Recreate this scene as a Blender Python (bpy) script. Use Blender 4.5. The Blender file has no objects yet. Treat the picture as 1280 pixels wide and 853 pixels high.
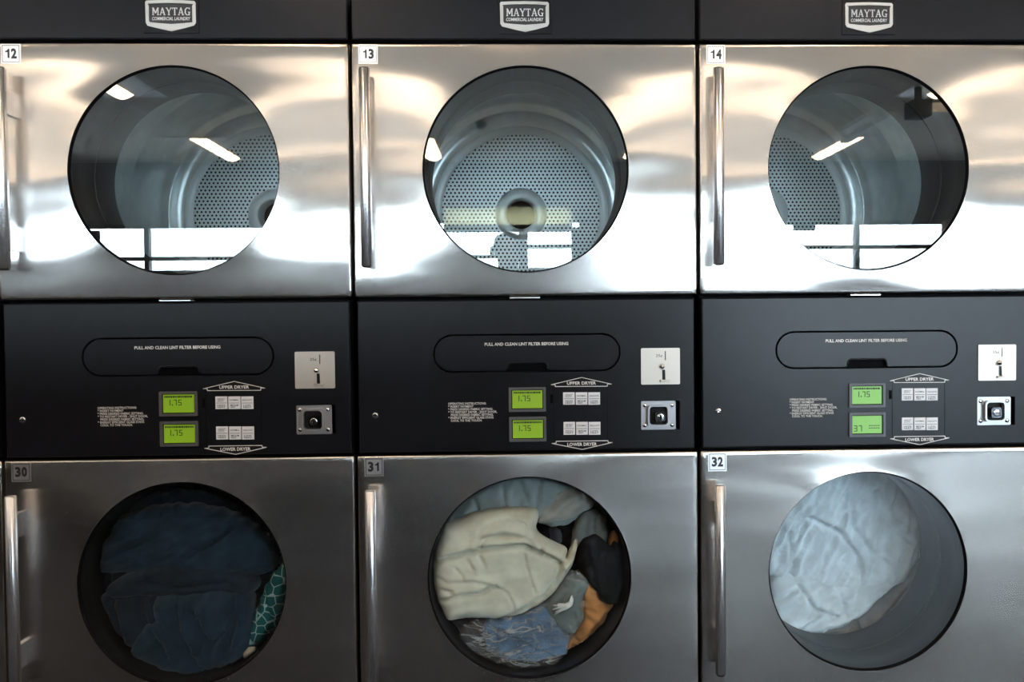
import bpy, bmesh, math, random
import numpy as np
from mathutils import Vector, Matrix, noise
from mathutils.geometry import tessellate_polygon, delaunay_2d_cdt

S = bpy.context.scene
COL = S.collection
PI = math.pi

# ---------------------------------------------------------------- camera
CX, CZ, D, F = -0.0424, 1.12, 2.1374, 1138.9          # metres, focal length in pixels of 1280
YAW, PITCH, ROLL, PPX, PPY = 0.0352, -0.0277, -0.0091, 36.99, 4.0
_cy, _sy, _cp, _sp = math.cos(YAW), math.sin(YAW), math.cos(PITCH), math.sin(PITCH)
FWD = Vector((_sy*_cp, _cy*_cp, _sp)); _r0 = Vector((_cy, -_sy, 0)); _u0 = _r0.cross(FWD)
RT = math.cos(ROLL)*_r0 + math.sin(ROLL)*_u0
UP = -math.sin(ROLL)*_r0 + math.cos(ROLL)*_u0
CPOS = Vector((CX, -D, CZ))
cam = bpy.data.cameras.new('camera'); cam_o = bpy.data.objects.new('camera', cam); COL.objects.link(cam_o)
M = Matrix((RT, UP, -FWD)).transposed().to_4x4(); M.translation = CPOS
cam_o.matrix_world = M
cam.sensor_width = 36; cam.lens = F/1280*36; cam.shift_x = -PPX/1280; cam.shift_y = PPY/1280
cam.clip_start = 0.02; cam.clip_end = 300
S.camera = cam_o

def pix(u, v, Y=0.0):
    """pixel of the 1280x853 frame -> (x, z) on the vertical plane y = Y"""
    d = FWD + RT*((u-640-PPX)/F) - UP*((v-426.5-PPY)/F)
    t = (Y - CPOS.y)/d.y
    p = CPOS + d*t
    return (p.x, p.z)

# ---------------------------------------------------------------- world and exposure
W = bpy.data.worlds.new('overcast_sky'); S.world = W; W.use_nodes = True
bg = W.node_tree.nodes['Background']
bg.inputs[0].default_value = (0.76, 0.885, 1.0, 1); bg.inputs[1].default_value = 26.0
S.view_settings.view_transform = 'Standard'; S.view_settings.look = 'None'
S.view_settings.exposure = 0.0; S.view_settings.gamma = 1.0
S.view_settings.use_curve_mapping = False
LAMP = 22.0

# ---------------------------------------------------------------- materials
def mat(name, base=(.5,.5,.5), rough=.5, metal=0., spec=.5, emit=None, es=0., coat=0.):
    m = bpy.data.materials.new(name); m.use_nodes = True
    b = m.node_tree.nodes['Principled BSDF']
    b.inputs['Base Color'].default_value = (*base, 1); b.inputs['Roughness'].default_value = rough
    b.inputs['Metallic'].default_value = metal; b.inputs['Specular IOR Level'].default_value = spec
    b.inputs['Coat Weight'].default_value = coat
    if emit: b.inputs['Emission Color'].default_value = (*emit, 1); b.inputs['Emission Strength'].default_value = es
    return m
def nodes(m):
    nt = m.node_tree; return nt, nt.nodes, nt.links, nt.nodes['Principled BSDF']
def speckle(m, c0, c1, scale, detail=4, bump=0., bscale=None, stretch=(1,1,1), lo=.35, hi=.65):
    nt, N, L, b = nodes(m)
    tc = N.new('ShaderNodeTexCoord'); mp = N.new('ShaderNodeMapping'); mp.inputs['Scale'].default_value = stretch
    L.new(tc.outputs['Object'], mp.inputs[0])
    n = N.new('ShaderNodeTexNoise'); n.inputs['Scale'].default_value = scale; n.inputs['Detail'].default_value = detail
    L.new(mp.outputs[0], n.inputs['Vector'])
    r = N.new('ShaderNodeValToRGB'); r.color_ramp.elements[0].color = (*c0,1); r.color_ramp.elements[1].color = (*c1,1)
    r.color_ramp.elements[0].position = lo; r.color_ramp.elements[1].position = hi
    L.new(n.outputs[0], r.inputs[0]); L.new(r.outputs[0], b.inputs['Base Color'])
    if bump:
        n2 = N.new('ShaderNodeTexNoise'); n2.inputs['Scale'].default_value = bscale or scale*6; n2.inputs['Detail'].default_value = 3
        L.new(mp.outputs[0], n2.inputs['Vector'])
        bp = N.new('ShaderNodeBump'); bp.inputs['Strength'].default_value = bump; bp.inputs['Distance'].default_value = .002
        L.new(n2.outputs[0], bp.inputs['Height']); L.new(bp.outputs[0], b.inputs['Normal'])
    return m
def brushed(name, base, rough, aniso, haze=0.0):
    m = mat(name, base, rough, 1.0); nt, N, L, b = nodes(m)
    b.inputs['Anisotropic'].default_value = aniso
    tg = N.new('ShaderNodeTangent'); tg.direction_type = 'UV_MAP'; tg.uv_map = 'uv'
    L.new(tg.outputs[0], b.inputs['Tangent'])
    tc = N.new('ShaderNodeTexCoord')
    mp = N.new('ShaderNodeMapping'); mp.inputs['Scale'].default_value = (420, 1, 6)
    L.new(tc.outputs['Object'], mp.inputs[0])
    n = N.new('ShaderNodeTexNoise'); n.inputs['Scale'].default_value = 1.0; n.inputs['Detail'].default_value = 5
    L.new(mp.outputs[0], n.inputs['Vector'])
    smudge = N.new('ShaderNodeTexNoise'); smudge.inputs['Scale'].default_value = 9; smudge.inputs['Detail'].default_value = 6
    L.new(tc.outputs['Object'], smudge.inputs['Vector'])
    add = N.new('ShaderNodeMath'); add.operation = 'MULTIPLY_ADD'; add.inputs[1].default_value = .05; add.inputs[2].default_value = rough-.06
    L.new(n.outputs[0], add.inputs[0])
    add2 = N.new('ShaderNodeMath'); add2.operation = 'MULTIPLY_ADD'; add2.inputs[1].default_value = .07
    L.new(smudge.outputs[0], add2.inputs[0]); L.new(add.outputs[0], add2.inputs[2])
    L.new(add2.outputs[0], b.inputs['Roughness'])
    bp = N.new('ShaderNodeBump'); bp.inputs['Strength'].default_value = .05; bp.inputs['Distance'].default_value = .0003
    L.new(n.outputs[0], bp.inputs['Height']); L.new(bp.outputs[0], b.inputs['Normal'])
    if haze:      # fine scratches scatter part of the light more widely
        g2 = N.new('ShaderNodeBsdfAnisotropic'); g2.inputs['Color'].default_value = (*base,1); g2.inputs['Roughness'].default_value = .46
        mx = N.new('ShaderNodeMixShader'); mx.inputs[0].default_value = haze
        out = N['Material Output']; L.new(b.outputs[0], mx.inputs[1]); L.new(g2.outputs[0], mx.inputs[2]); L.new(mx.outputs[0], out.inputs[0])
    return m
def thin_glass(name, tint, ior=1.75):
    m = bpy.data.materials.new(name); m.use_nodes = True
    nt = m.node_tree; N, L = nt.nodes, nt.links; N.clear()
    out = N.new('ShaderNodeOutputMaterial'); mx = N.new('ShaderNodeMixShader')
    tr = N.new('ShaderNodeBsdfTransparent'); tr.inputs[0].default_value = (*tint,1)
    gl = N.new('ShaderNodeBsdfGlossy'); gl.inputs['Roughness'].default_value = 0.0; gl.inputs[0].default_value = (.95,.98,1,1)
    geo = N.new('ShaderNodeNewGeometry'); fr = N.new('ShaderNodeFresnel')
    mr = N.new('ShaderNodeMapRange'); mr.inputs['To Min'].default_value = ior; mr.inputs['To Max'].default_value = 1/ior
    L.new(geo.outputs['Backfacing'], mr.inputs['Value']); L.new(mr.outputs[0], fr.inputs['IOR'])
    L.new(fr.outputs[0], mx.inputs[0]); L.new(tr.outputs[0], mx.inputs[1]); L.new(gl.outputs[0], mx.inputs[2])
    L.new(mx.outputs[0], out.inputs[0])
    return m

STEEL = brushed('brushed_stainless', (.64,.61,.585), .185, .97, .10)
ROD = mat('satin_aluminium', (.82,.81,.83), .27, .95)
BLACK = speckle(mat('black_powder_coat', (.008,.0085,.012), .30, 0, .24), (.007,.0075,.0105), (.0085,.009,.013), 25, 3)
GAP = mat('black_gap', (.004,.004,.005), .8, 0, .1)
TUNNEL = mat('dark_grey_plastic', (.012,.012,.013), .5)
BULK = mat('dark_enamel_ring', (.022,.023,.025), .45)
DRUM = speckle(mat('galvanised_drum', (.62,.66,.66), .36, .75), (.66,.71,.72), (.80,.84,.84), 14, 6)
RIMM = mat('bright_rim', (.90,.95,.96), .4, .1)
PERF = speckle(mat('perforated_plate', (.60,.66,.67), .40, .4), (.80,.88,.90), (.90,.95,.96), 10, 6)
BACKING = mat('duct_dark', (.010,.011,.012), .8)
GLASS = thin_glass('door_glass', (.94,.985,.99), 2.0)
PANE = thin_glass('window_glass', (.93,.96,.96), 1.5)
CHROME = mat('chrome', (.80,.81,.83), .08, 1)
NICKEL = brushed('brushed_nickel_plate', (.66,.60,.54), .52, .2)
SILVER = mat('badge_silver', (.56,.54,.52), .38, .35)
INK = mat('printed_white_ink', (.85,.83,.81), .6)
INKW = mat('badge_white_ink', (.74,.72,.72), .5)
BLKINK = mat('black_ink', (.02,.02,.025), .5)
STICK = mat('number_sticker', (.86,.84,.86), .30, .92)
FRAME = mat('display_bezel_grey', (.10,.10,.115), .45)
LCD = mat('lit_display', (.16,.30,.02), .4, 0, .5, (.26,.45,.012), .40)
LCD2 = mat('lit_display_green', (.16,.34,.08), .4, 0, .5, (.20,.55,.08), .5)
LCDINK = mat('display_segment', (.03,.05,.012), .5)
BUTTON = mat('button_white', (.86,.86,.90), .45)
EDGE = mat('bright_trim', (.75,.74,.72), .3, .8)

# ---------------------------------------------------------------- mesh helpers
def obj(name, verts, faces, m, parent=None, smooth=False, uv=False, loc=None):
    me = bpy.data.meshes.new(name); me.from_pydata([tuple(v) for v in verts], [], faces); me.update()
    if uv:
        l = me.uv_layers.new(name='uv')
        co = np.empty(len(me.vertices)*3); me.vertices.foreach_get('co', co); co = co.reshape(-1,3)
        vi = np.empty(len(me.loops), int); me.loops.foreach_get('vertex_index', vi)
        l.data.foreach_set('uv', co[vi][:, [0,2]].ravel())
    if smooth: me.polygons.foreach_set('use_smooth', [True]*len(me.polygons))
    me.materials.append(m)
    return link(name, me, parent, loc)
def link(name, me, parent=None, loc=None):
    o = bpy.data.objects.new(name, me); COL.objects.link(o)
    if parent: o.parent = parent
    if loc: o.location = loc
    return o
def tag(o, label, cat, group=None):
    o['label'] = label; o['category'] = cat
    if group: o['group'] = group
    return o
def empty(name, loc, label, cat, group=None):
    o = bpy.data.objects.new(name, None); COL.objects.link(o); o.location = loc; o.empty_display_size = .05
    return tag(o, label, cat, group)
def struct(o): o['kind'] = 'structure'; return o

class MB:
    def __init__(s): s.v, s.f = [], []
    def box(s, x0,x1,y0,y1,z0,z1, b=0.0):
        if b:
            return s.bbox(x0,x1,y0,y1,z0,z1,b)
        n = len(s.v)
        s.v += [(x,y,z) for z in (z0,z1) for y in (y0,y1) for x in (x0,x1)]
        s.f += [tuple(n+i for i in q) for q in ((0,2,3,1),(4,5,7,6),(0,1,5,4),(2,6,7,3),(0,4,6,2),(1,3,7,5))]
        return s
    def bbox(s, x0,x1,y0,y1,z0,z1,b):   # box with chamfered front (low y) edges
        n = len(s.v)
        L = [(b,y0,b),(0,y0+b,0),(0,y1,0)]
        for (i,y,_) in L:
            s.v += [(x0+i,y,z0+i),(x1-i,y,z0+i),(x1-i,y,z1-i),(x0+i,y,z1-i)]
        s.f.append((n,n+1,n+2,n+3))
        for k in range(2):
            for j in range(4):
                a = n+4*k+j; c = n+4*k+(j+1)%4; s.f.append((a,a+4,c+4,c))
        s.f.append((n+11,n+10,n+9,n+8)); return s
    def ring(s, prof, seg=96, cx=0, cz=0, closed=False, start=0):   # prof: list of (r, y): revolve about y axis through (cx,cz)
        n = len(s.v); k = len(prof)
        for i in range(seg):
            a = 2*PI*i/seg+start
            for r,y in prof: s.v.append((cx+r*math.cos(a), y, cz+r*math.sin(a)))
        for i in range(seg):
            j = (i+1)%seg
            for q in range(k-1 if not closed else k):
                q2 = (q+1)%k
                s.f.append((n+i*k+q, n+j*k+q, n+j*k+q2, n+i*k+q2))
        return s
    def disc(s, r, y, cx=0, cz=0, seg=64, start=0):
        n = len(s.v); s.v += [(cx+r*math.cos(2*PI*i/seg+start), y, cz+r*math.sin(2*PI*i/seg+start)) for i in range(seg)]
        s.f.append(tuple(range(n,n+seg))); return s
    def tube(s, pts, r, seg=12, cap=True):
        n = len(s.v); pts = [Vector(p) for p in pts]
        for i,p in enumerate(pts):
            t = (pts[min(i+1,len(pts)-1)]-pts[max(i-1,0)]).normalized()
            a = t.orthogonal().normalized() if i == 0 else (a - t*a.dot(t)).normalized()
            b = t.cross(a); rr = r[i] if isinstance(r,(list,tuple)) else r
            for k in range(seg):
                w = 2*PI*k/seg; s.v.append(tuple(p+a*math.cos(w)*rr+b*math.sin(w)*rr))
        for i in range(len(pts)-1):
            for k in range(seg):
                k2 = (k+1)%seg; s.f.append((n+i*seg+k, n+i*seg+k2, n+(i+1)*seg+k2, n+(i+1)*seg+k))
        if cap:
            s.f.append(tuple(n+k for k in reversed(range(seg)))); e = n+(len(pts)-1)*seg; s.f.append(tuple(e+k for k in range(seg)))
        return s
    def prism(s, loop, y0, y1):      # loop: (x,z) ccw seen from -y
        n = len(s.v); k = len(loop)
        tri = tessellate_polygon([[Vector((x,z,0)) for x,z in loop]])
        s.v += [(x,y0,z) for x,z in loop] + [(x,y1,z) for x,z in loop]
        for t in tri:
            a,b,c = t
            ar = (loop[b][0]-loop[a][0])*(loop[c][1]-loop[a][1])-(loop[b][1]-loop[a][1])*(loop[c][0]-loop[a][0])
            if ar < 0: b,c = c,b
            s.f.append((n+a,n+b,n+c)); s.f.append((n+k+a,n+k+c,n+k+b))
        area = sum(loop[i][0]*loop[(i+1)%k][1]-loop[(i+1)%k][0]*loop[i][1] for i in range(k))
        for i in range(k):
            j = (i+1)%k
            q = (n+i,n+k+i,n+k+j,n+j)
            s.f.append(q if area > 0 else q[::-1])
        return s
    def plate(s, loops, y0, y1):     # outer loop + holes, front at y0
        allp = [p for l in loops for p in l]; n = len(s.v); k = len(allp)
        tri = tessellate_polygon([[Vector((x,z,0)) for x,z in l] for l in loops])
        s.v += [(x,y0,z) for x,z in allp]+[(x,y1,z) for x,z in allp]
        for a,b,c in tri:
            ar = (allp[b][0]-allp[a][0])*(allp[c][1]-allp[a][1])-(allp[b][1]-allp[a][1])*(allp[c][0]-allp[a][0])
            if ar < 0: b,c = c,b
            s.f.append((n+a,n+b,n+c)); s.f.append((n+k+a,n+k+c,n+k+b))
        o = 0
        for li,l in enumerate(loops):
            m = len(l); area = sum(l[i][0]*l[(i+1)%m][1]-l[(i+1)%m][0]*l[i][1] for i in range(m))
            for i in range(m):
                j = (i+1)%m; q = (n+o+i,n+k+o+i,n+k+o+j,n+o+j)
                s.f.append(q if (area > 0) == (li == 0) else q[::-1])
            o += m
        return s
    def build(s, name, m, parent=None, smooth=False, uv=False, loc=None):
        return obj(name, s.v, s.f, m, parent, smooth, uv, loc)
def rrect(x0,x1,z0,z1,r,seg=6):
    p = []
    for cx,cz,a in ((x1-r,z0+r,-PI/2),(x1-r,z1-r,0),(x0+r,z1-r,PI/2),(x0+r,z0+r,PI)):
        p += [(cx+r*math.cos(a+PI/2*i/seg), cz+r*math.sin(a+PI/2*i/seg)) for i in range(seg+1)]
    return p

_tc = {}
def text(name, s, x, z, h, m, parent, y=-.0006, width=None, bold=0.0, align='CENTER', spacing=1.0, shear=0.0, line=1.0):
    """flat printed lettering: h = cap height, centred on (x,z) (left-aligned: x = left edge, z = top)"""
    key = (s, bold, align, spacing, shear, line)
    if key not in _tc:
        c = bpy.data.curves.new('lettering', 'FONT'); c.body = s; c.offset = bold; c.space_character = spacing
        c.shear = shear; c.space_line = line; c.resolution_u = 2
        o = bpy.data.objects.new('lettering', c); COL.objects.link(o)
        dg = bpy.context.evaluated_depsgraph_get(); dg.update()
        me = bpy.data.meshes.new_from_object(o.evaluated_get(dg))
        v = np.empty(len(me.vertices)*3); me.vertices.foreach_get('co', v); v = v.reshape(-1,3)[:, :2].copy()
        f = [tuple(p.vertices) for p in me.polygons]
        bpy.data.objects.remove(o); bpy.data.curves.remove(c); bpy.data.meshes.remove(me)
        _tc[key] = (v, f)
    v, f = _tc[key]; v = v.copy()
    nl = s.count('\n')
    capu = .69
    k = h/capu
    v *= k
    if width: v[:,0] *= width/(v[:,0].max()-v[:,0].min())
    if align == 'CENTER':
        v[:,0] += x-(v[:,0].max()+v[:,0].min())/2; v[:,1] += z-(v[:,1].max()+v[:,1].min())/2
    else:
        v[:,0] += x-v[:,0].min(); v[:,1] += z-v[:,1].max()
    # thin slab so that lettering has its own thickness
    n = len(v); V = [(a,y,b) for a,b in v]
    return obj(name, V, f, m, parent)

# ---------------------------------------------------------------- room structure (behind and around the camera)
YW, YF, ZC, XL, XR = D-10.0, 1.12, 2.84, -7.4, 7.4
FLOOR = mat('polished_dark_tile', (.06,.062,.066), .48, 0, .10)
nt, N, L, b = nodes(FLOOR)
tc = N.new('ShaderNodeTexCoord'); nz = N.new('ShaderNodeTexNoise'); nz.inputs['Scale'].default_value = 5; nz.inputs['Detail'].default_value = 5
L.new(tc.outputs['Object'], nz.inputs['Vector'])
bp = N.new('ShaderNodeBump'); bp.inputs['Strength'].default_value = .25; bp.inputs['Distance'].default_value = .004
L.new(nz.outputs[0], bp.inputs['Height']); L.new(bp.outputs[0], b.inputs['Normal'])
rp = N.new('ShaderNodeValToRGB'); rp.color_ramp.elements[0].color = (.016,.021,.032,1); rp.color_ramp.elements[1].color = (.032,.038,.052,1)
L.new(nz.outputs[0], rp.inputs[0]); L.new(rp.outputs[0], b.inputs['Base Color'])
CEIL = speckle(mat('ceiling_tile', (.84,.72,.58), .9), (.81,.69,.55), (.87,.75,.61), 60, 4)
WALL = speckle(mat('painted_wall', (.40,.38,.35), .8), (.38,.36,.33), (.43,.41,.38), 3, 4)
DWALL = speckle(mat('dark_soffit_paint', (.10,.10,.11), .8), (.09,.09,.10), (.12,.12,.13), 3, 4)
ALU = mat('dark_bronze_mullion', (.06,.06,.065), .4, .5)
TBAR = mat('ceiling_grid_white', (.80,.78,.74), .5)

struct(MB().box(XL,XR,YW-.2,YF,-.12,0).build('floor', FLOOR))
struct(MB().box(XL,XR,YW-.2,YF,ZC,ZC+.1).build('ceiling', CEIL))
struct(MB().box(XL-.15,XL,YW-.2,YF,0,ZC).build('wall_left', WALL))
struct(MB().box(XR,XR+.15,YW-.2,YF,0,ZC).build('wall_right', WALL))
struct(MB().box(XL,XR,YF,YF+.15,0,ZC).build('wall_front', WALL))
# partition round the dryers: bulkhead above the row
WB = 2.19
wb = MB()
wb.box(XL,-.75,YW-.2,YW,WB,ZC); wb.box(-.75,.66,YW-.2,YW,2.36,ZC); wb.box(.66,XR,YW-.2,YW,WB,ZC)
wb.box(XL,XR,YW-.2,YW,0,.42); wb.box(.75,1.15,YW-.2,YW,.42,WB); wb.box(XL,-6.9,YW-.2,YW,.42,WB); wb.box(6.9,XR,YW-.2,YW,.42,WB)
wb.box(-.75,.66,YW-.2,YW,2.13,2.155)
struct(wb.build('wall_back', DWALL))
wn = 0
def window(x0,x1,z0,z1, vs, hs):
    global wn; wn += 1
    fr = MB(); t = .05
    for x in [x0+t/2]+vs+[x1-t/2]: fr.box(x-t/2,x+t/2,YW-.13,YW-.05,z0,z1)
    for z in [z0+t/2]+hs+[z1-t/2]: fr.box(x0,x1,YW-.12,YW-.06,z-t/2*.8,z+t/2*.8)
    w = struct(fr.build('window_%d' % wn, ALU))
    xs = [x0]+vs+[x1]; zs = [z0]+hs+[z1]
    for i in range(len(xs)-1):
        for j in range(len(zs)-1):
            MB().box(xs[i]+t/2,xs[i+1]-t/2,YW-.094,YW-.09,zs[j]+t*.4,zs[j+1]-t*.4).build('pane', PANE, w)
    return w
HB = CZ + (404-325)/F*10
window(-6.9,-2.2,.42,WB,[-5.4,-3.97],[HB])
window(-2.2,.12,.42,2.13,[-.95],[HB])
window(.12,.75,.42,2.13,[.68],[1.92])
window(1.15,6.9,.42,WB,[2.55,3.85,5.3],[HB+.08])
FILM = bpy.data.materials.new('cream_window_film'); FILM.use_nodes = True
_n = FILM.node_tree.nodes; _n.clear(); _o = _n.new('ShaderNodeOutputMaterial'); _t = _n.new('ShaderNodeBsdfTranslucent'); _t.inputs[0].default_value = (.55,.52,.38,1)
FILM.node_tree.links.new(_t.outputs[0], _o.inputs[0])
struct(MB().box(-.75,.66,YW-.10,YW-.09,2.155,2.36).build('window_5', FILM))
# ceiling grid
g = MB()
for i in range(-12,13): g.box(i*.6-.012,i*.6+.012,YW,YF,ZC-.006,ZC)
struct(g.build('trim_1', TBAR))
# daylight outside: pavement and street
PAVE = speckle(mat('street_asphalt', (.30,.30,.31), .8), (.25,.25,.26), (.36,.36,.37), 4, 5)
struct(MB().box(-40,40,YW-60,YW-.2,-.25,-.12).build('ground_outside', PAVE))
# troffer lamps
TUBE = mat('lit_lamp', (1,1,1), .5, 0, .5, (1.0,.75,.50), LAMP)
TROF = mat('troffer_reflector', (.82,.80,.76), .35)
for lx,ln in ((-5.0,'far left'),(-2.92,'left'),(-.82,'middle left'),(1.26,'middle right'),(3.28,'right'),(5.4,'far right')):
    for dist,dn in ((9.15,'by the windows'),(6.45,'over the washers'),(3.75,'over the aisle')):
        y = D-dist
        t = empty('ceiling_lamp', (lx,y,ZC), 'recessed strip lamp in the ceiling, %s column, %s' % (ln,dn), 'ceiling lamp', 'recessed ceiling lamps')
        m_ = MB()
        m_.box(-.30,-.09,-.6,.6,-.014,-.006); m_.box(.09,.30,-.6,.6,-.014,-.006)
        m_.box(-.09,.09,-.6,-.52,-.014,-.006); m_.box(-.09,.09,.52,.6,-.014,-.006)
        m_.build('reflector', TROF, t)
        q = MB()
        pr = [(-.085+.17*i/8, -.014-.035*math.sin(PI*i/8)) for i in range(9)]
        n = len(q.v)
        for yy in (-.52,.52):
            q.v += [(a,yy,c) for a,c in pr]
        q.f += [(i,i+1,i+10,i+9) for i in range(8)] + [tuple(range(8,-1,-1)), tuple(range(9,18)), (0,9,17,8)]
        q.build('lit_tube_cover', TUBE, t)
# ceiling fittings seen as reflections
cd = empty('ceiling_camera', (-.27,D-8.0,ZC), 'small dark dome fixed under the ceiling', 'camera')
MB().ring([(.001,-.0),(.06,0),(.06,-.01),(.001,-.012)],24).build('base', TBAR, cd).rotation_euler = (PI/2,0,0)
_d = MB().ring([(.001,.065),(.02,.062),(.04,.048),(.05,.025),(.052,.008)],24).build('dome', BACKING, cd, True); _d.rotation_euler = (-PI/2,0,0)
pj = empty('ceiling_box', (3.03,D-6.75,2.5), 'dark box hanging under the ceiling on a stem', 'ceiling box')
MB().box(-.07,.07,-.08,.08,.10,.22).build('housing', BACKING, pj); MB().box(-.02,.02,-.02,.02,.22,.34).build('stem', BACKING, pj)
MB().box(.07,.20,-.06,.06,.13,.20).build('lens_housing', TROF, pj)
for k,xx in enumerate((2.92,3.10)):
    ts = empty('hanging_strip', (xx,D-7.9,2.74), 'thin pale strip hung in a pair under the ceiling', 'strip', 'pair of hanging strips')
    MB().box(-.035,.035,-.55,.55,0,.04).build('strip_body', TROF, ts); MB().box(-.006,.006,-.3,-.29,.04,.1).build('hanger', TROF, ts)

for xs,zs,lb in ((-4.55,2.05,'small dark sign hanging in the left window'),(3.22,2.13,'small dark sign hanging in the right window')):
    hs_ = empty('hanging_sign', (xs,YW+.03,zs-.06), lb, 'sign')
    MB().box(-.12,.12,-.01,.01,0,.12).build('sign_board', BACKING, hs_); MB().box(-.004,.004,-.003,.003,.12,.30).build('cord', BACKING, hs_)
wp_ = tag(MB().box(-.06,.06,-.05,.05,0,2.12).build('wooden_post', mat('timber', (.30,.19,.10), .6)), 'timber post standing in front of the right window', 'post'); wp_.location = (4.62,YW+.5,0)

# island of washers facing the dryers
WCAB = mat('washer_cabinet', (.02,.021,.024), .4); WTOP = mat('washer_bulkhead', (.025,.026,.029), .5)
wcache = {}
for i in range(9):
    x = -5.6+i*.80
    w = empty('washing_machine', (x,-3.1,0), 'dark front-loading washer in the island across the aisle', 'washer', 'washers in the island behind the viewer')
    if not wcache:
        def add(n,mb,m,s=False): o = mb.build(n,m,w,s); wcache[n] = o.data
        add('cabinet', MB().box(-.37,.37,-.75,0,0,1.05), WCAB)
        add('door_ring', MB().ring([(.18,.02),(.18,.06),(.23,.06),(.25,.02)],48,0,.56), CHROME, True)
        add('door_window', MB().ring([(.18,.03),(.12,.055),(.001,.06)],48,0,.56), BACKING, True)
        add('control_fascia', MB().box(-.34,.34,0,.012,.88,1.02), BACKING)
    else:
        for n,me in wcache.items(): link(n, me, w)
bk = MB().box(-6.0,1.2,-3.85,-3.2,1.051,1.42).build('washer_bulkhead', WTOP); tag(bk, 'low dark bulkhead standing on the island of washers', 'bulkhead')

# ---------------------------------------------------------------- dryers
P = .81
ZT, ZB, ZL, R, ZC1, ZC2 = 1.7616, 1.1747, .8026, .2406, 1.4692, .5088
HW = .401
def sheet_door(name, zc, z0, z1, seed, parent):
    """stainless skin: rectangle with a round hole, slightly raised around the hole, rolled edges"""
    nc = 64
    per = []
    def side(a,b,n): return [(a[0]+(b[0]-a[0])*i/n, a[1]+(b[1]-a[1])*i/n) for i in range(n)]
    bv = .004
    X0,X1,Z0,Z1 = -HW+bv,HW-bv,z0+bv,z1-bv
    per = side((X0,Z0),(X1,Z0),nc)+side((X1,Z0),(X1,Z1),48)+side((X1,Z1),(X0,Z1),nc)+side((X0,Z1),(X0,Z0),48)
    n = len(per); rings = 26
    v, f = [], []
    sd = Vector((seed*7.3, seed*3.1, 0))
    def disp(x,z):
        r = math.hypot(x,z-zc)
        h = .0040*math.exp(-max(r-R,0)/.065)                      # collar raised round the hole
        ex = min(x-X0,X1-x); ez = min(z-Z0,Z1-z)
        h -= .0011*math.exp(-ez/.030) + .0008*math.exp(-ex/.03)    # pillowed edges
        h += .0018*noise.noise(Vector((x*2.6,z*5.0,0))+sd) + .00075*noise.noise(Vector((x*3.0,z*15,3))+sd)
        return -h
    for px,pz in per:
        a = math.atan2(pz-zc,px)
        ix,iz = R*math.cos(a), zc+R*math.sin(a)
        col = []
        for k in range(rings+1):
            s = (k/rings)**1.25
            x,z = ix+(px-ix)*s, iz+(pz-iz)*s
            col.append((x,disp(x,z),z))
        y0 = col[-1][1]; nx = 1 if px >= X1-1e-6 else (-1 if px <= X0+1e-6 else 0); nz_ = 1 if pz >= Z1-1e-6 else (-1 if pz <= Z0+1e-6 else 0)
        for q in (30,60,90):
            w = math.radians(q); col.append((px+nx*bv*math.sin(w), y0+bv*(1-math.cos(w)), pz+nz_*bv*math.sin(w)))
        col.append((px+nx*bv,.034,pz+nz_*bv))
        v += col
    k = rings+5
    for i in range(n):
        j = (i+1)%n
        for q in range(k-1): f.append((i*k+q, i*k+q+1, j*k+q+1, j*k+q))
    return obj(name, v, [t[::-1] for t in f], STEEL, parent, True, True), disp

# perforated plate, hexagonal cells each with a hexagonal hole
_perf = None
def perf_mesh():
    global _perf
    if _perf: return _perf
    mb = MB(); p = .0136; hr = .0040; cr = p/math.sqrt(3)
    for i in range(-22,23):
        for j in range(-26,27):
            x = (i+.5*(j%2))*p; z = j*p*math.sqrt(3)/2; r = math.hypot(x,z)
            if r < .268 and r > .074:
                n = len(mb.v)
                for q in range(6):
                    a = PI/6+q*PI/3; c,s = math.cos(a),math.sin(a)
                    mb.v += [(x+cr*c,0,z+cr*s),(x+hr*c,0,z+hr*s),(x+hr*c*.95,.0015,z+hr*s*.95)]
                for q in range(6):
                    a = n+3*q; b2 = n+3*((q+1)%6)
                    mb.f += [(a,b2,b2+1,a+1),(a+1,b2+1,b2+2,a+2)]
    o = mb.build('perforated_plate', PERF); _perf = o.data; bpy.data.objects.remove(o); return _perf
YR = .90; RD = .362
cacheD = {}
def drum(parent, zc):
    d = link_or('drum', lambda: MB().ring([(.248,.246),(RD,.252),(RD,.62),(RD-.003,.622),(RD-.003,.628),(RD,.63),(RD,.858),(RD-.008,.872),(.338,.876),(.336,.882),(.332,.876),(.30,.880),(.287,.893)],128), DRUM, parent, zc, True)
    link_or('rim', lambda: MB().ring([(.30,.897),(.288,.890),(.270,.890),(.262,.897)],96), RIMM, d, 0, True)
    o = link('perforated_plate', perf_mesh(), d, (0,YR,0))
    link_or('hub_ring', lambda: MB().ring([(.086,.898),(.080,.892),(.056,.888),(.050,.892),(.048,.96)],64), RIMM, d, 0, True)
    link_or('hub_core', lambda: MB().ring([(.052,.955),(.030,.95),(.028,.93),(.001,.93)],40), BACKING, d, 0, True)
    link_or('duct', lambda: MB().ring([(.36,.985),(.001,.985)],48), BACKING, d, 0)
    return d
def link_or(name, fn, m, parent, zc=0, smooth=False):
    if name not in cacheD:
        o = fn().build(name, m, None, smooth); cacheD[name] = o.data; bpy.data.objects.remove(o)
    return link(name, cacheD[name], parent, (0,0,zc))

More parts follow.
